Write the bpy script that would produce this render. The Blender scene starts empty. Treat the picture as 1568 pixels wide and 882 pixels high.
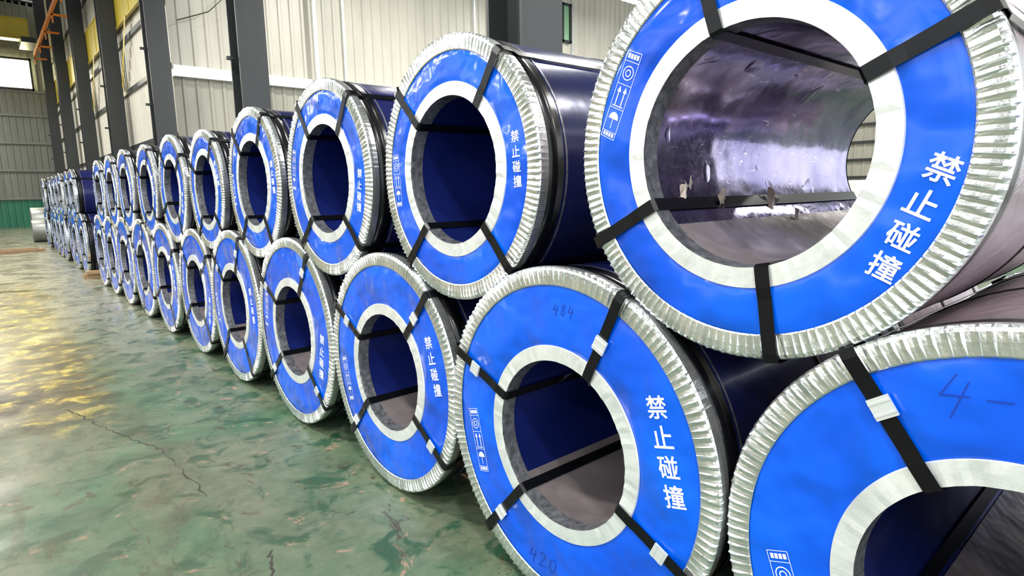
import bpy, math, random
from mathutils import Vector, Matrix
random.seed(7)
sc=bpy.context.scene
pi=math.pi
# ---------------------------------------------------------------- materials
def mat(name,base=(.5,.5,.5),rough=.5,metal=0.0,coat=0.0,spec=.5):
    m=bpy.data.materials.new(name);m.use_nodes=True
    b=m.node_tree.nodes['Principled BSDF']
    b.inputs['Base Color'].default_value=(*base,1);b.inputs['Roughness'].default_value=rough
    b.inputs['Metallic'].default_value=metal;b.inputs['Coat Weight'].default_value=coat
    b.inputs['Coat Roughness'].default_value=.1
    b.inputs['Specular IOR Level'].default_value=spec
    return m
def N(m,t,**k):
    n=m.node_tree.nodes.new(t)
    for a,v in k.items(): setattr(n,a,v)
    return n
def Lk(m,a,b): m.node_tree.links.new(a,b)
def bsdf(m): return m.node_tree.nodes['Principled BSDF']
def noise(m,scale,detail=4,rough=.55,vec=None,dist=0):
    n=N(m,'ShaderNodeTexNoise');n.inputs['Scale'].default_value=scale;n.inputs['Detail'].default_value=detail
    n.inputs['Roughness'].default_value=rough;n.inputs['Distortion'].default_value=dist
    if vec is None:
        tc=N(m,'ShaderNodeTexCoord');vec=tc.outputs['Object']
    Lk(m,vec,n.inputs['Vector']);return n.outputs['Fac']
def wvec(m,scale=(1,1,1)):
    g=N(m,'ShaderNodeNewGeometry');mp=N(m,'ShaderNodeMapping');mp.inputs['Scale'].default_value=scale
    Lk(m,g.outputs['Position'],mp.inputs['Vector']);return mp.outputs['Vector']
def ramp(m,fac,stops,interp='LINEAR'):
    r=N(m,'ShaderNodeValToRGB');r.color_ramp.interpolation=interp
    els=r.color_ramp.elements
    while len(els)<len(stops): els.new(.5)
    for e,(p,c) in zip(els,stops):
        e.position=p;e.color=(*c,1) if len(c)==3 else c
    Lk(m,fac,r.inputs['Fac']);return r.outputs['Color']
def g3(v): return (v,v,v)
def mixc(m,fac,a,b,blend='MIX'):
    x=N(m,'ShaderNodeMix',data_type='RGBA',blend_type=blend)
    if isinstance(fac,float): x.inputs[0].default_value=fac
    else: Lk(m,fac,x.inputs[0])
    for i,v in ((6,a),(7,b)):
        if isinstance(v,tuple): x.inputs[i].default_value=(*v,1)
        else: Lk(m,v,x.inputs[i])
    return x.outputs[2]
def math2(m,op,a,b,c=None,clamp=False):
    n=N(m,'ShaderNodeMath',operation=op);n.use_clamp=clamp
    for i,v in enumerate((a,b,c)):
        if v is None: continue
        if isinstance(v,(int,float)): n.inputs[i].default_value=v
        else: Lk(m,v,n.inputs[i])
    return n.outputs[0]
def bump(m,h,strength=.3,dist=.01,chain=None):
    b=N(m,'ShaderNodeBump');b.inputs['Strength'].default_value=strength;b.inputs['Distance'].default_value=dist
    Lk(m,h,b.inputs['Height'])
    if chain is not None: Lk(m,chain,b.inputs['Normal'])
    return b.outputs['Normal']

M={}
# blue painted cover
m=M['blue']=mat('blue_painted_sheet',(.003,.10,.78),.2,0,.35,.4)
v=wvec(m)
sc1=ramp(m,noise(m,30,6,.7,wvec(m,(1,1,1)),1.5),[(.66,g3(0)),(.76,g3(1))])
big=ramp(m,noise(m,2.3,3,.5,v),[(.35,(.0,.070,.60)),(.7,(.0,.115,.76))])
patch=ramp(m,noise(m,4,2,.5,v),[(.5,g3(0)),(.72,g3(.5))])
Lk(m,mixc(m,math2(m,'MULTIPLY',sc1,patch),big,(.25,.42,.85)),bsdf(m).inputs['Base Color'])
Lk(m,bump(m,noise(m,4.5,2,.4,v),1.0,.07),bsdf(m).inputs['Normal'])
# galvanised crimped steel
m=M['silver']=mat('galvanised_steel',(.72,.75,.74),.2,.9)
v=wvec(m)
Lk(m,ramp(m,noise(m,14,5,.6,v),[(.3,(.62,.66,.67)),(.6,(.90,.93,.93)),(.8,(.98,1,1))]),bsdf(m).inputs['Base Color'])
Lk(m,bump(m,noise(m,60,4,.6,v),.3,.004),bsdf(m).inputs['Normal'])
m=M['ring']=mat('galvanised_ring',(.72,.75,.74),.36,.55)
v=wvec(m)
Lk(m,ramp(m,noise(m,9,4,.6,v),[(.3,(.70,.74,.74)),(.65,(.93,.96,.96))]),bsdf(m).inputs['Base Color'])
Lk(m,bump(m,noise(m,50,3,.6,v),.25,.003),bsdf(m).inputs['Normal'])
m=M['greyband']=mat('inner_edge_steel',(.17,.18,.20),.35,.6)
Lk(m,ramp(m,noise(m,40,4,.6,wvec(m)),[(.35,(.10,.105,.12)),(.7,(.28,.29,.32))]),bsdf(m).inputs['Base Color'])
Lk(m,bump(m,noise(m,70,3,.6,wvec(m)),.5,.004),bsdf(m).inputs['Normal'])
m=M['navy']=mat('navy_film_wrap',(.012,.016,.14),.25,.2,.2,.4)
v=wvec(m)
Lk(m,ramp(m,noise(m,1.6,3,.5,v),[(.3,(.006,.009,.055)),(.7,(.015,.019,.11))]),bsdf(m).inputs['Base Color'])
Lk(m,bump(m,noise(m,3,3,.5,v),.25,.03),bsdf(m).inputs['Normal'])
m=M['bore']=mat('bore_navy_sheet',(.006,.012,.15),.2,.55,.3)
v=wvec(m)
Lk(m,ramp(m,noise(m,1.6,3,.5,v),[(.3,(.008,.016,.12)),(.7,(.018,.034,.25))]),bsdf(m).inputs['Base Color'])
Lk(m,bump(m,noise(m,4,2,.5,v),.2,.02),bsdf(m).inputs['Normal'])
m=M['mauve']=mat('mauve_steel_sheet',(.30,.25,.30),.3,.4)
v=wvec(m)
Lk(m,ramp(m,noise(m,2.5,4,.6,v),[(.3,(.17,.13,.15)),(.7,(.32,.25,.28))]),bsdf(m).inputs['Base Color'])
Lk(m,bump(m,noise(m,7,3,.5,wvec(m,(1,1,1)),1.0),.35,.02),bsdf(m).inputs['Normal'])
m=M['borem']=mat('bore_wrinkled_sheet',(.16,.14,.30),.13,.92)
v=wvec(m)
col=ramp(m,noise(m,1.6,4,.6,v),[(.35,(.09,.08,.22)),(.65,(.38,.34,.46))])
scr=ramp(m,noise(m,26,3,.6,wvec(m,(.35,1,1)),4.0),[(.66,g3(0)),(.69,g3(.7))])
Lk(m,mixc(m,scr,col,(.70,.70,.80)),bsdf(m).inputs['Base Color'])
dents=ramp(m,noise(m,9,1,.4,v,.3),[(.66,g3(0)),(.80,g3(1))])
n1=bump(m,noise(m,3.2,2,.5,v),.5,.03)
n2=bump(m,dents,.35,.009,n1)
Lk(m,n2,bsdf(m).inputs['Normal'])
Lk(m,ramp(m,noise(m,22,5,.7,v,2),[(.4,g3(.10)),(.7,g3(.25))]),bsdf(m).inputs['Roughness'])
m=M['liner']=mat('bore_liner_sheet',(.22,.18,.20),.28,.5)
v=wvec(m)
Lk(m,ramp(m,noise(m,4,4,.6,v),[(.3,(.20,.17,.18)),(.7,(.36,.31,.31))]),bsdf(m).inputs['Base Color'])
Lk(m,bump(m,noise(m,9,2,.5,v),.4,.012),bsdf(m).inputs['Normal'])
M['black']=mat('black_steel_strap',(.003,.0035,.005),.25,0,0,.3)
M['dark']=mat('dark_coil_end',(.03,.03,.04),.5,.3)
M['seal']=mat('strap_seal',(.78,.82,.84),.3,.5)
M['white']=mat('white_print',(.82,.88,1.0),.45)
M['ink']=mat('marker_ink',(.002,.03,.30),.5)
M['tape']=mat('torn_tape',(.50,.42,.36),.3)
M['film']=mat('torn_film',(.015,.016,.03),.3)
SLOT=['blue','silver','ring','greyband','navy','bore','mauve','borem','liner','black','dark','seal','white','ink','tape','film']
SI={k:i for i,k in enumerate(SLOT)}
# ---------------------------------------------------------------- mesh builder
class MB:
    def __init__(s): s.v=[];s.f=[];s.m=[];s.s=[]
    def add(s,vs,fs,mt,smooth=False):
        o=len(s.v);s.v+=[tuple(p) for p in vs]
        for f in fs: s.f.append([i+o for i in f]);s.m.append(mt);s.s.append(smooth)
    def grid(s,rows,mt,closed=False,smooth=True):
        nu=len(rows[0]);vs=[p for r in rows for p in r];fs=[]
        for i in range(len(rows)-1):
            for j in range(nu if closed else nu-1):
                k=(j+1)%nu
                fs.append([i*nu+j,i*nu+k,(i+1)*nu+k,(i+1)*nu+j])
        s.add(vs,fs,mt,smooth)
    def box(s,x0,x1,y0,y1,z0,z1,mt=0,mx=None):
        vs=[Vector((x,y,z)) for x in (x0,x1) for y in (y0,y1) for z in (z0,z1)]
        if mx is not None: vs=[mx@p for p in vs]
        s.add(vs,[[0,1,3,2],[4,6,7,5],[0,4,5,1],[2,3,7,6],[0,2,6,4],[1,5,7,3]],mt)
    def obj(s,name,mats,loc=(0,0,0),recalc=True):
        me=bpy.data.meshes.new(name);me.from_pydata(s.v,[],s.f)
        for k in mats: me.materials.append(M[k] if isinstance(k,str) else k)
        me.polygons.foreach_set('material_index',s.m);me.polygons.foreach_set('use_smooth',s.s)
        me.update()
        if recalc:
            import bmesh
            b=bmesh.new();b.from_mesh(me);bmesh.ops.recalc_face_normals(b,faces=b.faces);b.to_mesh(me);b.free()
        o=bpy.data.objects.new(name,me);o.location=loc;sc.collection.objects.link(o);return o
# ---------------------------------------------------------------- text glyphs
def glyph(ch,bold=.0,font=None):
    cu=bpy.data.curves.new('t','FONT');cu.body=ch;cu.size=1;cu.offset=bold;cu.resolution_u=2
    o=bpy.data.objects.new('t',cu);sc.collection.objects.link(o)
    bpy.context.view_layer.update()
    dg=bpy.context.evaluated_depsgraph_get();me=bpy.data.meshes.new_from_object(o.evaluated_get(dg))
    vs=[(p.co.x,p.co.y) for p in me.vertices];fs=[list(p.vertices) for p in me.polygons]
    bpy.data.objects.remove(o);bpy.data.curves.remove(cu);bpy.data.meshes.remove(me)
    if not vs: return [],[]
    x0=min(p[0] for p in vs);x1=max(p[0] for p in vs);y0=min(p[1] for p in vs);y1=max(p[1] for p in vs)
    k=max(x1-x0,y1-y0)
    return [((p[0]-(x0+x1)/2)/k,(p[1]-(y0+y1)/2)/k) for p in vs],fs
G=[glyph(c,.014) for c in '禁止碰撞']
HD={'4':[[(.35,1),(.05,.42),(.9,.5)],[(.75,.85),(.55,-.1)]],
    '-':[[(.1,.5),(.8,.55)]],
    '2':[[(.1,.8),(.3,1),(.65,.95),(.7,.7),(.1,.02),(.85,.08)]],
    '0':[[(.5,1),(.15,.75),(.1,.3),(.35,0),(.7,.1),(.85,.6),(.7,.95),(.5,1)]],
    '8':[[(.8,.85),(.5,1),(.2,.8),(.75,.35),(.55,0),(.2,.15),(.3,.45),(.8,.85)]]}
# ---------------------------------------------------------------- coils
L=1.5; RI=.364; RB=.308
def coil(y,z,R,x,straps,tphi,hi=True,body='navy',bore='bore',seals=(),liner=True,name='steel_coil',ink=(),text=.8,extra=None):
    b=MB();rnd=random.Random(int(y*1000+z*77))
    def P(xx,r,a): return (xx,-r*math.cos(a),r*math.sin(a))
    ns=96 if hi else 48
    A=[2*pi*i/ns for i in range(ns)]
    RW=.068
    ra,rb_=RI-.008,R-RW+.008
    def face(r):       # softly pillowed cover sheet
        t=min(1,max(0,(r-ra)/(rb_-ra)));return .001-.0065*(1-abs(2*t-1)**3.2)
    b.grid([[P(face(r),r,a) for a in A] for r in [ra+(rb_-ra)*k/12 for k in range(13)]],SI['blue'],True)
    nr=150 if hi else 60
    prof=[0,.16,.5,.84] if hi else [0,.5]
    hh=[1,.05,-.3,.05] if hi else [1,0]
    AA=[];H=[]
    for i in range(nr):
        k=rnd.uniform(.35,1.25);jit=rnd.uniform(-.1,.1)
        for p,h in zip(prof,hh):
            AA.append(2*pi*(i+p+(jit if p==0 else 0))/nr);H.append(h*k if h>0 else h)
    path=[(R-RW,-.003,0,0),(R-RW+.004,-.006,-1,.2),(R-.035,-.007,-1,.7),(R-.014,-.006,-1,1.0),(R-.004,-.003,-.7,1),(R,.004,.0,.5),(R,.02,0,.3),(R-.003,.045,0,.15)]
    amp=.0068
    rows=[]
    for (r,xx,dx,k) in path:
        rows.append([P(xx+dx*amp*k*h,r-(amp*.3*k*(1-h) if dx>-1 else 0),a) for a,h in zip(AA,H)])
    b.grid(rows,SI['silver'],True,smooth=False)
    ni=120 if hi else 40
    AI=[2*pi*i/ni for i in range(ni)];hv=[rnd.uniform(-.0016,.0016) for _ in AI]
    b.grid([[P(xx+h*kk,r,a) for a,h in zip(AI,hv)] for r,xx,kk in ((RI,-.001,0),(RI-.002,-.0055,.3),((RI+RB)/2,-.006,1),(RB,-.006,1))],SI['ring'],True,smooth=False)
    b.grid([[P(xx,r,a) for a in AI] for r,xx in ((RB,-.006),(RB-.001,0.0),(RB-.003,.055),(RB+.002,.057))],SI['greyband'],True,smooth=False)
    Rb=R-.012
    b.grid([[P(xx,Rb,a) for a in A] for xx in (.03,.5,1.0,L-.01)],SI[body],True)
    b.grid([[P(xx,r,a) for a in A] for xx,r in ((L-.01,Rb),(L,Rb-.01),(L,RB+.01),(L-.005,RB))],SI['dark'],True)
    def sector(a0,a1,mt,rr=0.0):
        n=max(4,int(ns*(a1-a0)/(2*pi)));S=[a0+(a1-a0)*i/n for i in range(n+1)]
        b.grid([[P(xx,RB+.002-rr,a) for a in S] for xx in (.02,.4,.8,1.2,L)],SI[mt])
    sector(0,2*pi,bore)
    if liner: sector(math.radians(222),math.radians(312),'liner',.003)
    for xx,w in ((.052,.075),(.75,.035),(L-.12,.035)):
        b.grid([[P(q,rr,a) for a in A] for q,rr in ((xx,Rb),(xx,Rb+.003),(xx+w,Rb+.003),(xx+w,Rb))],SI['black'],True)
    b.grid([[P(q,Rb+.002,a) for a in A] for q in (.140,.150)],SI['greyband'],True)
    W=.019
    for sdeg in straps:
        a=math.radians(sdeg);er=Vector((0,-math.cos(a),math.sin(a)));et=Vector((0,math.sin(a),math.cos(a)));ex=Vector((1,0,0))
        pts=[(L,RB-.004,0,-1),(.08,RB-.004,0,-1),(0.0,RB-.006,-.5,-.8),(-.010,RB+.002,-1,-.4),(-.012,RI,-1,0),(-.0095,RI+.03,-1,0),(-.013,R-.09,-1,0),(-.0165,R-.02,-1,.2),(-.012,R+.003,-.7,.7),(.004,R+.0065,0,1),(.05,R+.004,0,1),(.08,Rb+.006,0,1),(L,Rb+.004,0,1)]
        tw=rnd.uniform(-.012,.012)
        rows=[]
        for i,(xx,r,nx,nrr) in enumerate(pts):
            c=ex*xx+er*r+et*(tw*(r-RI)/(R-RI))
            n=(ex*nx+er*nrr).normalized()*.002
            rows.append([c-et*W,c-et*W+n,c+et*W+n,c+et*W])
        b.grid(rows,SI['black'],True,smooth=False)
        if sdeg in seals:
            r0=RI+(.11 if rnd.random()<.5 else .07)
            mx=Matrix((( 1,0,0,-.018),(0,er.y,et.y,0),(0,er.z,et.z,0),(0,0,0,1)))
            b.box(-.003,.004,r0,r0+.05,-.025,.025,SI['seal'],mx)
            b.box(-.0045,-.003,r0+.008,r0+.013,-.025,.025,SI['seal'],mx);b.box(-.0045,-.003,r0+.036,r0+.041,-.025,.025,SI['seal'],mx)
    rm=(RI+R-.06)/2; rot=math.radians(tphi)
    def S2(s,t,rt=rot):
        c,sn=math.cos(rt),math.sin(rt)
        return (min(face(math.hypot(s,t)),-.004)-.0016,-(s*c-t*sn),s*sn+t*c)
    if text:
        hs=.078*text;pit=.098*text
        for i,(gv,gf) in enumerate(G):
            if gv: b.add([S2(rm+p[0]*hs,(1.5-i)*pit+p[1]*hs) for p in gv],gf,SI['white'])
        q=.75+.25*text
        def T(s,t): return S2(-rm-.005+s*q,t*q)
        def rect(s0,s1,t0,t1): b.add([T(s0,t0),T(s1,t0),T(s1,t1),T(s0,t1)],[[0,1,2,3]],SI['white'])
        def vrect(s0,s1,t0,t1):
            for k in range(6): rect(s0,s1,t0+(t1-t0)*k/6,t0+(t1-t0)*(k+1)/6)
        w=.03;t0=-.135;t1=.135;lw=.0016;cx=0
        vrect(cx-w,cx-w+lw,t0,t1);vrect(cx+w-lw,cx+w,t0,t1)
        for t in [.135,.105,.035,-.04,-.115,-.135]: rect(cx-w,cx+w,t-lw,t)
        if hi:
            for i in range(4):
                rect(cx-.022+.012*i,cx-.013+.012*i,.113,.127)
                rect(cx-.022+.012*i,cx-.013+.012*i,-.131,-.119)
            for k in (.022,.011):
                n=20;R1=k;R0=k-.003
                vs=[T(cx+r*math.cos(2*pi*i/n),.07+r*math.sin(2*pi*i/n)) for i in range(n) for r in (R0,R1)]
                b.add(vs,[[2*i,2*i+1,(2*i+3)%(2*n),(2*i+2)%(2*n)] for i in range(n)],SI['white'])
            for dx in (-.012,.012):
                rect(cx+dx-.002,cx+dx+.002,-.03,.012)
                b.add([T(cx+dx-.008,.01),T(cx+dx+.008,.01),T(cx+dx,.028)],[[0,1,2]],SI['white'])
            rect(cx-.022,cx+.022,-.035,-.032)
            n=10
            b.add([T(cx,-.075)]+[T(cx+.02*math.cos(pi*i/n),-.075+.022*math.sin(pi*i/n)) for i in range(n+1)],[[0,i,i+1] for i in range(1,n+1)],SI['white'])
            rect(cx-.0012,cx+.0012,-.105,-.075)
    for (s,ang,r,sz) in ink:
        aa=math.radians(ang);c0=r*math.cos(aa);c1=r*math.sin(aa);lw=.0013
        for i,ch in enumerate(s):
            for ln in HD[ch]:
                pts=[Vector((c0+(px*.7+py*.15+i*.9-len(s)*.45)*sz,c1+(py-.5)*sz)) for px,py in ln]
                for p,q2 in zip(pts,pts[1:]):
                    d=(q2-p).normalized()*lw;n=Vector((-d.y,d.x))
                    b.add([(min(face(k.length),-.004)-.0016,-k.x,k.y) for k in (p-d-n,p-d+n,q2+d+n,q2+d-n)],[[0,1,2,3]],SI['ink'])
    if extra: extra(b,P)
    return b.obj(name,SLOT,(x,y,z),recalc=False)

def torn(b,P):
    rnd=random.Random(3)
    for (xx,a,sz) in ((.16,200,.045),(.20,196,.03),(.36,207,.05),(.70,209,.075),(.80,224,.05)):
        c=Vector(P(xx,RB-.006,math.radians(a)));n=11
        ring=[]
        for i in range(n):
            t=2*pi*i/n;q=sz*rnd.uniform(.35,1)
            ring.append(c+Vector((q*math.cos(t)*.6,-abs(rnd.uniform(.0,.015)),q*math.sin(t)*.9)))
        b.add([c+Vector((0,-.012,0.01))]+ring,[[0,1+i,1+(i+1)%n] for i in range(n)],SI['tape'])
def flap(b,P):
    rnd=random.Random(5);c=Vector((.05,-.0,RB-.03))
    for k in range(5):
        p=c+Vector((rnd.uniform(0,.15),rnd.uniform(-.09,.09),rnd.uniform(-.05,0)))
        vs=[p+Vector((rnd.uniform(-.05,.05),rnd.uniform(-.06,.06),rnd.uniform(-.04,.03))) for _ in range(4)]
        b.add(vs,[[0,1,2],[0,2,3]],SI['film'])

B=[(.169,.663,.643,-.021),(1.466,.668,.648,-.037),(2.749,.649,.629,-.011),(4.032,.658,.638,-.006),(5.314,.659,.639,-.003),(6.581,.642,.622,.011),
(7.857,.651,.631,-.007),(9.135,.66,.64,-.004),(10.421,.66,.64,-.007),(11.70,.652,.632,0),(12.975,.652,.632,.01)]
UR=[.552,.551,.557,.548,.533,.561,.546,.552,.55,.548]
UX=[-.02,.007,-.001,.02,.031,.021,.018,-.001,.01,.01]
def seat(b0,b1,R):
    r0=b0[2]+R+.003;r1=b1[2]+R+.003;dy=b1[0]-b0[0];dz=b1[1]-b0[1];d=math.hypot(dy,dz)
    a=(r0*r0-r1*r1+d*d)/(2*d);h=math.sqrt(r0*r0-a*a)
    return (b0[0]+a*dy/d-h*dz/d,b0[1]+a*dz/d+h*dy/d)
US=[]
for i,R in enumerate(UR):
    yy,zz=seat(B[i],B[i+1],R);US.append((yy,zz,R,UX[i]))
sB={0:[30,123,215,305],1:[63,158,231,335],2:[47,152,225,327],3:[58,148,222,318],4:[66,140,232,305]}
sU={0:[26,106,209,282],1:[52,138,231,315],2:[50,125,228,318],3:[58,132,235,310]}
tB={0:20,1:15,2:16,3:-11,4:8};tU={0:-24,1:4,2:-9,3:5}
xB={0:.9,1:.93,2:.76,3:.8};xU={0:.78,1:.56,2:.6,3:.6}
def rs(): 
    o=random.uniform(-18,18);return [o+q+random.uniform(-8,8) for q in (50,140,228,320)]
for i,(y,z,R,x) in enumerate(B):
    st=sB.get(i) or rs()
    coil(y,z,R,x,st,tB.get(i,random.uniform(-20,20)),body='mauve' if i==0 else 'navy',seals=st if i<4 else st[:2],
         ink={0:[('4-',102,.49,.085)],1:[('484',86,.50,.04),('420',261,.50,.06)]}.get(i,()),
         extra=flap if i==1 else None,text=xB.get(i,.75))
for i,(y,z,R,x) in enumerate(US):
    st=sU.get(i) or rs()
    coil(y,z,R,x,st,tU.get(i,random.uniform(-20,20)),body='mauve' if i==0 else 'navy',bore='borem' if i==0 else 'bore',liner=(i==0),extra=torn if i==0 else None,text=xU.get(i,.6))
B2=[(15.35+1.27*i,.645,.625,.02+random.uniform(-.04,.04)) for i in range(8)]
for (y,z,R,x) in B2: coil(y,z,R,x,rs(),random.uniform(-20,20),hi=False)
for i in range(7):
    yy,zz=seat(B2[i],B2[i+1],.55);coil(yy,zz,.55,random.uniform(-.03,.05),rs(),random.uniform(-20,20),hi=False)
# further mauve-wrapped coils butted end to end behind the near end of the stack
for yy,zz,R in ((-1.13,.655,.64),(.169,.663,.643),(1.466,.668,.648)): coil(yy,zz,R,1.52,rs(),0,hi=False,body='mauve',text=0)
# ---------------------------------------------------------------- building materials
m=M['floor']=mat('painted_concrete_floor',(.1,.2,.15),.3,0,0,.3)
vp=wvec(m)
n_big=noise(m,.55,6,.6,vp,.6);n_mid=noise(m,2.6,7,.65,vp,.4);n_sm=noise(m,14,6,.7,vp)
green=ramp(m,n_mid,[(.32,(.014,.066,.032)),(.5,(.045,.115,.060)),(.68,(.11,.165,.10))])
worn=ramp(m,n_sm,[(.3,(.09,.10,.062)),(.7,(.20,.195,.14))])
c1=mixc(m,ramp(m,n_big,[(.42,g3(.08)),(.64,g3(.9))]),green,worn)
sx=N(m,'ShaderNodeSeparateXYZ');Lk(m,vp,sx.inputs[0])
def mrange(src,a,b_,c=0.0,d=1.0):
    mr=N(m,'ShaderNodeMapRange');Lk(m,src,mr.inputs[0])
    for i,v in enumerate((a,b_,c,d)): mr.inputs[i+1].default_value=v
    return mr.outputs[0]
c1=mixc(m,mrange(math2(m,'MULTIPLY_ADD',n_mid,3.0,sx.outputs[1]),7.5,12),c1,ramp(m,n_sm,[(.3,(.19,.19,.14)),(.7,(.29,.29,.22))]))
chip=ramp(m,noise(m,4.4,8,.7,vp,1.2),[(.61,g3(0)),(.635,g3(1))])
c2=mixc(m,chip,c1,(.26,.185,.13))
dk=ramp(m,noise(m,4.3,6,.6,vp,.8),[(.53,g3(0)),(.62,g3(.85))])
c2=mixc(m,dk,c2,(.008,.055,.028))
scf=ramp(m,noise(m,6.5,7,.75,wvec(m,(1.0,.6,1)),1.6),[(.57,g3(0)),(.64,g3(.85))])
c2=mixc(m,scf,c2,(.042,.032,.020))
stn=ramp(m,noise(m,1.7,7,.7,wvec(m,(1.3,.5,1)),1.0),[(.50,g3(0)),(.60,g3(.8))])
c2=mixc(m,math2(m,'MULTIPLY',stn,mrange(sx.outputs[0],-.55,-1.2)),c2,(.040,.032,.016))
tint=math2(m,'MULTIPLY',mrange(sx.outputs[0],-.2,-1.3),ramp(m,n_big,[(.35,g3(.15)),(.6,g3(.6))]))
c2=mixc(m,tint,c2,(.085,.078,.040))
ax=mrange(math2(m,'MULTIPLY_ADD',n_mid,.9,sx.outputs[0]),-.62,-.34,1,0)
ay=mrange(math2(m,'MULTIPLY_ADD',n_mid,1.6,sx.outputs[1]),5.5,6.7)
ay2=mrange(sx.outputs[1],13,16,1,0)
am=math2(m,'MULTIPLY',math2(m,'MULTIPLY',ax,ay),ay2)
yb=ramp(m,noise(m,4.2,7,.68,vp,.4),[(.40,(.020,.014,.005)),(.52,(.07,.050,.010)),(.59,(.30,.22,.03)),(.70,(.60,.48,.12))])  # dirty brown aisle; bright yellow spots paint in the end window's reflection
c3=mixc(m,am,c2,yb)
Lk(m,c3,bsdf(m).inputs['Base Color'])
rr=ramp(m,noise(m,1.9,5,.6,vp),[(.35,g3(.15)),(.65,g3(.38))])
rr2=ramp(m,noise(m,2.2,5,.6,vp),[(.35,g3(.34)),(.65,g3(.65))])
Lk(m,mixc(m,mrange(sx.outputs[1],4.5,9),rr2,rr),bsdf(m).inputs['Roughness'])
Lk(m,bump(m,noise(m,3.5,6,.6,vp),.14,.02),bsdf(m).inputs['Normal'])
def wallmat(name,a,b_,r=.5,metal=0):
    m=mat(name,a,r,metal);v=wvec(m,(1,1,.25))
    Lk(m,ramp(m,noise(m,1.2,5,.6,v),[(.3,a),(.7,b_)]),bsdf(m).inputs['Base Color']);return m
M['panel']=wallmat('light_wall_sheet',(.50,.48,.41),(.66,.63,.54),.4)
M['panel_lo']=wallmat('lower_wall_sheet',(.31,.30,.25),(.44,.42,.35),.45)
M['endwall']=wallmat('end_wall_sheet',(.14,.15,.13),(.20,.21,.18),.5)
M['green']=wallmat('green_wainscot',(.01,.13,.07),(.02,.18,.10),.4)
M['column']=wallmat('dark_steel_paint',(.016,.019,.020),(.03,.034,.034),.4)
M['yellow']=wallmat('yellow_crane_paint',(.42,.32,.02),(.58,.45,.04),.4)
M['orange']=wallmat('orange_rail_paint',(.70,.17,.01),(.80,.25,.02),.4)
M['roof']=wallmat('roof_sheet',(.07,.06,.035),(.11,.095,.06),.5)
M['wood']=wallmat('timber',(.22,.13,.06),(.36,.23,.12),.7)
M['greysteel']=wallmat('bare_steel_roll',(.16,.17,.16),(.26,.27,.25),.4,.5)
M['paper']=wallmat('white_paper_roll',(.7,.7,.68),(.8,.8,.78),.6)
M['glass']=mat('window_glass',(.25,.45,.28),.1)
M['lampshell']=mat('fill_lamp_shell',(.4,.4,.42),.4,.7)
M['joint']=mat('dark_joint',(.03,.025,.018),.8)
m=M['glow']=mat('fill_lamp_glass',(1,1,1),.3);bsdf(m).inputs['Emission Color'].default_value=(1,.97,.9,1);bsdf(m).inputs['Emission Strength'].default_value=12
m=M['daylight']=mat('daylit_window',(1,1,1),.3);bsdf(m).inputs['Emission Color'].default_value=(1,.90,.52,1);bsdf(m).inputs['Emission Strength'].default_value=15
def simple(name,mats,fn):
    b=MB();fn(b);return b.obj(name,mats)
def corr(b,p0,p1,z0,z1,mt,pitch=.25,dep=.035,nrm=(0,-1)):
    d=Vector((p1[0]-p0[0],p1[1]-p0[1]));Ln=d.length;d/=Ln;n=Vector(nrm)
    pts=[];k=0
    while k*pitch<Ln:
        for q,h in ((0,0),(.62,0),(.70,1),(.92,1)):
            s=(k+q)*pitch
            if s<=Ln: pts.append(Vector(p0)+d*s+n*dep*h)
        k+=1
    pts.append(Vector(p1))
    b.grid([[(p.x,p.y,z) for p in pts] for z in (z0,z1)],mt,smooth=False)
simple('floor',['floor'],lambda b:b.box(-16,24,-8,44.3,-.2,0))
XW=2.25;YC=16.45;YE=44
def f(b):
    corr(b,(XW,YC),(XW,YE),0,12,0,nrm=(-1,0))
    for z in (1.6,3.0,4.6,6.0,8.6,10.2): b.box(XW-.10,XW-.04,YC,YE,z,z+.12,1)
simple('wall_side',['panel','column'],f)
ZL=4.62;ZT=9.0
def f(b):
    corr(b,(XW,YC),(22,YC),ZL,ZT,0,.3)
    corr(b,(XW,YC+.06),(22,YC+.06),0,ZL,1,.3)
    b.box(XW,22,YC-.16,YC-.01,ZL-.25,ZL,2)
    b.box(XW,22,YC-.1,YC-.02,2.4,2.5,2)
    for x in (6.6,11.2,15.8): b.box(x,x+.06,YC-.1,YC-.02,ZL,ZT,2)
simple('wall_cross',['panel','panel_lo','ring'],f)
def f(b):
    corr(b,(-16,YE),(XW,YE),1.55,12.2,0,.3)
    corr(b,(-16,YE),(XW,YE),0,1.55,1,.3)
    for z in (1.55,3.1,4.6,6.1,7.4,9.6): b.box(-16,XW,YE-.15,YE-.04,z,z+.12,0)
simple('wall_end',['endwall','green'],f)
YG=-2.5
def f(b):
    corr(b,(22,YG),(22,YC),0,4.4,0,.3,nrm=(-1,0));corr(b,(22,-8),(22,YC),7.2,ZT,0,.3,nrm=(-1,0))  # open window band and end gap added to throw glare into the near bore
    for z in (.6,1.2,1.8,2.4,3,3.6,4.2): b.box(21.85,21.95,YG,YC-.1,z,z+.08,1)
    for i in range(8): b.box(21.9,22,YG+2.6*i-.15*(i>0),YG+2.6*i+.15,4.4,7.2,1)
simple('wall_right',['panel_lo','column'],f)
def f(b):
    corr(b,(-16,-8),(-16,44),0,3.8,0,.3,nrm=(1,0));corr(b,(-16,-8),(-16,44),7.0,13.5,0,.3,nrm=(1,0))  # unseen wall, added with an open window band to give contrasty reflections
    for i in range(18): b.box(-16.1,-15.9,-8+3*i,-7.6+3*i,3.8,7.0,1)
simple('wall_left',['panel_lo','column'],f)
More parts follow.
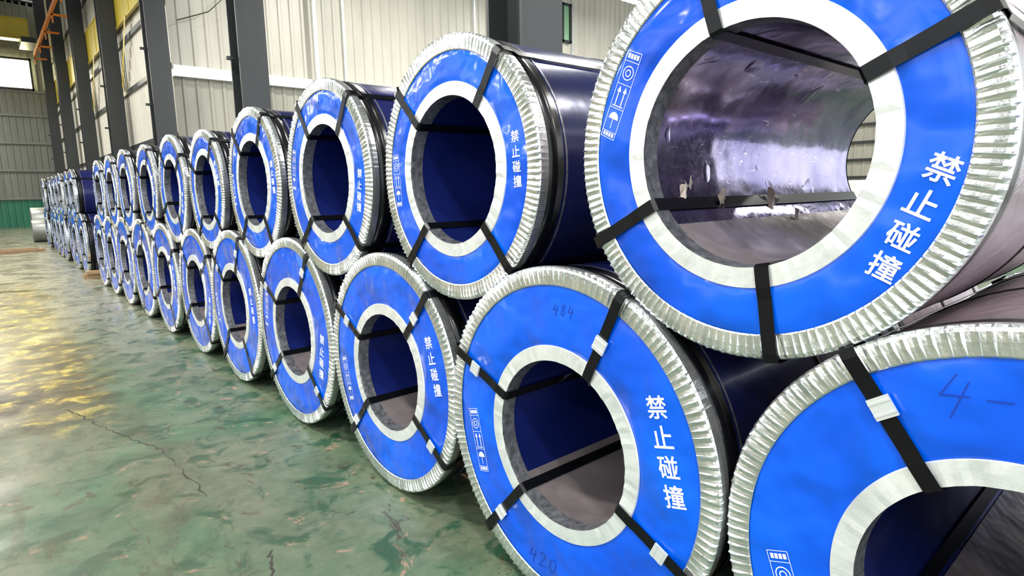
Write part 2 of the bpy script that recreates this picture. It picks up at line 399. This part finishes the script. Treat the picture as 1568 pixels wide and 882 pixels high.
def f(b):
    b.box(-4,1.38,YE-.2,YE-.16,7.62,9.1,0)
    for z in (7.5,9.1): b.box(-4.1,1.48,YE-.25,YE-.16,z,z+.12,1)
    b.box(1.38,1.48,YE-.25,YE-.16,7.5,9.2,1)
simple('window_1',['daylight','column'],f)
def f(b,x0,x1,z0,z1):
    b.box(x0,x1,YC-.12,YC-.08,z0,z1,0)
    for a in (x0-.08,x1,(x0+x1)/2): b.box(a,a+.08,YC-.18,YC-.06,z0-.08,z1+.08,1)
    for a in (z0-.08,z1): b.box(x0-.08,x1+.08,YC-.18,YC-.06,a,a+.08,1)
simple('window_2',['glass','column'],lambda b:f(b,14.8,15.6,7.0,8.2))
simple('window_3',['glass','column'],lambda b:f(b,19.6,20.6,7.0,8.2))
def roof(b,x0,x1,z0,z1,y0,y1):
    b.add([(x0,y0,z0),(x1,y0,z1),(x1,y1,z1),(x0,y1,z0)],[[0,1,2,3]],0)
    k=y0+1
    while k<y1:
        b.add([(x0,k,z0-.05),(x1,k,z1-.05),(x1,k+.12,z1-.05),(x0,k+.12,z0-.05)],[[0,1,2,3]],1)
        b.add([(x0,k,z0-.05),(x1,k,z1-.05),(x1,k,z1-.3),(x0,k,z0-.3)],[[0,1,2,3]],1);k+=1.5
simple('ceiling',['roof','column'],lambda b:roof(b,-16,XW,13.6,12.3,-8,44.2))
simple('ceiling.001',['roof','panel_lo'],lambda b:roof(b,XW,22,9.1,9.3,-8,YC+.2))
def hcol(b,x,y,h,w=.42):
    b.box(x-w/2,x+w/2,y-w/2,y-w/2+.03,0,h,0);b.box(x-w/2,x+w/2,y+w/2-.03,y+w/2,0,h,0)
    b.box(x-.02,x+.02,y-w/2+.03,y+w/2-.03,0,h,0)
    b.box(x-w/2-.08,x+w/2+.08,y-w/2-.08,y+w/2+.08,0,.03,0)
    for z in (1.2,2.4,3.6,4.8): b.box(x-w/2-.12,x-w/2,y-.03,y+.03,z,z+.05,0)
CX=1.86
for yc in (3.7,10.0,15.95,21.9,28.0,34.2,40.2): simple('steel_column',['column'],lambda b:hcol(b,CX,yc,12.1))
def f(b):
    x=2.12
    b.box(x-.03,x+.03,YC+.1,43.8,6.5,7.5,0);b.box(x-.05,x+.02,YC+.1,43.8,6.45,6.5,0);b.box(x-.05,x+.02,YC+.1,43.8,7.5,7.55,0)
    for i in range(18): b.box(x-.05,x-.02,YC+.2+1.5*i,YC+.22+1.5*i,6.5,7.5,0)
simple('crane_runway_beam',['yellow','column'],f)
def f(b):
    b.box(1.15,1.23,14,37,8.15,8.32,0)
    for i in range(8): b.box(1.17,1.64,16+3*i,16.06+3*i,8.05,8.12,0);b.box(1.17,1.21,16+3*i,16.06+3*i,7.8,8.15,0)
simple('conductor_rail',['orange'],f)
def f(b):
    b.box(-15,1.3,40.0,40.5,9.5,10.4,0);b.box(-15,1.3,39.9,40.6,10.4,10.46,0);b.box(-15,1.3,39.9,40.6,9.45,9.5,0)
    b.box(.9,1.5,39.2,41.3,9.2,9.45,1)
simple('overhead_crane_girder',['yellow','column'],f)
def f(b):
    for yc in (21.9,28.0):
        for s in (1,-1):
            p0=Vector((XW-.2,yc+s*.3,4.8));p1=Vector((XW-.2,yc+s*1.8,6.5));d=(p1-p0)
            q=Vector((0,-d.z,d.y)).normalized()*.09
            b.add([p0-q,p0+q,p1+q,p1-q],[[0,1,2,3]],0)
simple('knee_brace',['yellow'],f)
def tube(b,pts,r,mt,n=8):
    rows=[]
    for i,p in enumerate(pts):
        p=Vector(p);d=(Vector(pts[min(i+1,len(pts)-1)])-Vector(pts[max(i-1,0)])).normalized()
        u=d.orthogonal().normalized();w=d.cross(u)
        rows.append([p+(u*math.cos(2*pi*k/n)+w*math.sin(2*pi*k/n))*r for k in range(n)])
    b.grid(rows,mt,True)
simple('drain_pipe',['ring'],lambda b:tube(b,[(5.7,YC-.3,0),(5.7,YC-.3,5),(5.7,YC-.3,8.9)],.07,0))
simple('hanging_cable',['joint'],lambda b:tube(b,[(2.4,YC-.25,5.6),(3.1,YC-.25,5.9),(3.7,YC-.25,6.5),(4.1,YC-.25,7.4),(4.3,YC-.25,8.8)],.012,0,6))
simple('timber_skid',['wood'],lambda b:[b.box(x,x+.12,-.6,13.3,0.0,.019,0) for x in (.35,1.1)])
simple('timber_skid',['wood'],lambda b:[b.box(x,x+.12,14.6,24.6,0.0,.019,0) for x in (.35,1.1)])
simple('timber_skid',['wood'],lambda b:[b.box(x,x+.12,-1.7,2.0,0.0,.014,0) for x in (1.8,2.6)])
simple('timber_block',['wood'],lambda b:(b.box(-.15,.25,14.45,14.62,0,.09,0),b.box(-.1,.2,14.4,14.55,.09,.15,0)))
simple('timber_plank',['wood'],lambda b:(b.box(-3.2,-.2,23.2,23.4,0,.08,0),b.box(-3.0,-.3,23.9,24.1,0,.08,0),b.box(-2.8,-2.7,23,24.4,.08,.13,0)))
def roll(b,x,y,z,R,Ln,ri=.2):
    A=[2*pi*i/40 for i in range(40)]
    b.grid([[(x+dx,y+r*math.cos(a),z+r*math.sin(a)) for a in A] for dx,r in ((0.02,ri),(0,ri+.02),(0,R-.01),(.01,R),(Ln-.01,R),(Ln,R-.01),(Ln,ri+.02),(Ln-.02,ri),(.02,ri))],0,True)
simple('bare_steel_roll',['greysteel'],lambda b:roll(b,-.2,28.6,.4,.4,1.7))
simple('bare_steel_roll',['greysteel'],lambda b:roll(b,-.1,30.4,.62,.62,1.5))
def f(b):
    A=[2*pi*i/32 for i in range(32)]
    b.grid([[(5.1+r*math.cos(a),2.3+r*math.sin(a),z) for a in A] for r,z in ((.06,.02),(.06,0),(.2,0),(.21,.01),(.21,1.60),(.2,1.62),(.06,1.62),(.05,1.3),(.05,.02))],0,True)
simple('packing_paper_roll',['paper'],f)
def crack(b,pts,w):
    rnd=random.Random(len(pts));P=[]
    for i in range(len(pts)-1):
        a=Vector(pts[i]);c=Vector(pts[i+1])
        for k in range(16):
            t=k/16;P.append(a.lerp(c,t)+Vector((rnd.uniform(-.015,.015),rnd.uniform(-.015,.015))))
    l=[];r=[]
    for p in P:
        ww=w*rnd.uniform(.1,1)
        l.append((p.x-ww,p.y,.001));r.append((p.x+ww,p.y,.001))
    b.grid([l,r],0,smooth=False)
simple('floor_crack',['joint'],lambda b:(crack(b,[(-.78,3.35),(-.84,4.2),(-1.02,4.8),(-1.22,5.6)],.008),crack(b,[(-.72,2.6),(-.82,2.3)],.008)))
# ---------------------------------------------------------------- fill lamps added under the roofs to light hall and bay
def lamp(x,y,z,pw,size=.6,col=(1,.98,.93)):
    b=MB();A=[2*pi*i/24 for i in range(24)]
    b.grid([[(r*math.cos(a),r*math.sin(a),zz) for a in A] for r,zz in ((.04,.5),(.05,.2),(.12,.18),(.3,0),(.32,-.02))],0,True)
    b.grid([[(r*math.cos(a),r*math.sin(a),zz) for a in A] for r,zz in ((.29,.0),(.001,.01))],1,True)
    o=b.obj('added_fill_lamp',['lampshell','glow'],(x,y,z))
    ld=bpy.data.lights.new('added_fill_light','AREA');ld.shape='DISK';ld.size=size;ld.energy=pw;ld.color=col
    lo=bpy.data.objects.new('added_fill_light',ld);lo.location=(0,0,-.08);lo.parent=o;sc.collection.objects.link(lo)
for y in (-3,4,11,18,25,32,39):
    lamp(-3.2,y,8.3,540)
    if y<30: lamp(-9.5,y,8.3,580)
for y in (-2,5,12):
    lamp(7,y,8.3,430);lamp(15,y,8.3,430)
w=bpy.data.worlds.new('sky');sc.world=w;w.use_nodes=True
w.node_tree.nodes['Background'].inputs[0].default_value=(.93,.97,1,1);w.node_tree.nodes['Background'].inputs[1].default_value=2.8
# ---------------------------------------------------------------- camera
f,yaw,pit,rol,D,h=.9271,.7127,.1593,-.0174,1.5118,1.5765
fw=Vector((math.sin(yaw)*math.cos(pit),math.cos(yaw)*math.cos(pit),-math.sin(pit)))
r0=Vector((math.cos(yaw),-math.sin(yaw),0));u0=r0.cross(fw)
r=r0*math.cos(rol)+u0*math.sin(rol);u=-r0*math.sin(rol)+u0*math.cos(rol)
cd=bpy.data.cameras.new('camera');cd.sensor_width=36;cd.lens=f*1000/1568*36;cd.clip_end=200
co=bpy.data.objects.new('camera',cd);sc.collection.objects.link(co)
co.matrix_world=Matrix((( r.x,u.x,-fw.x,-D),(r.y,u.y,-fw.y,0),(r.z,u.z,-fw.z,h),(0,0,0,1)))
sc.camera=co
sc.view_settings.view_transform='Standard'
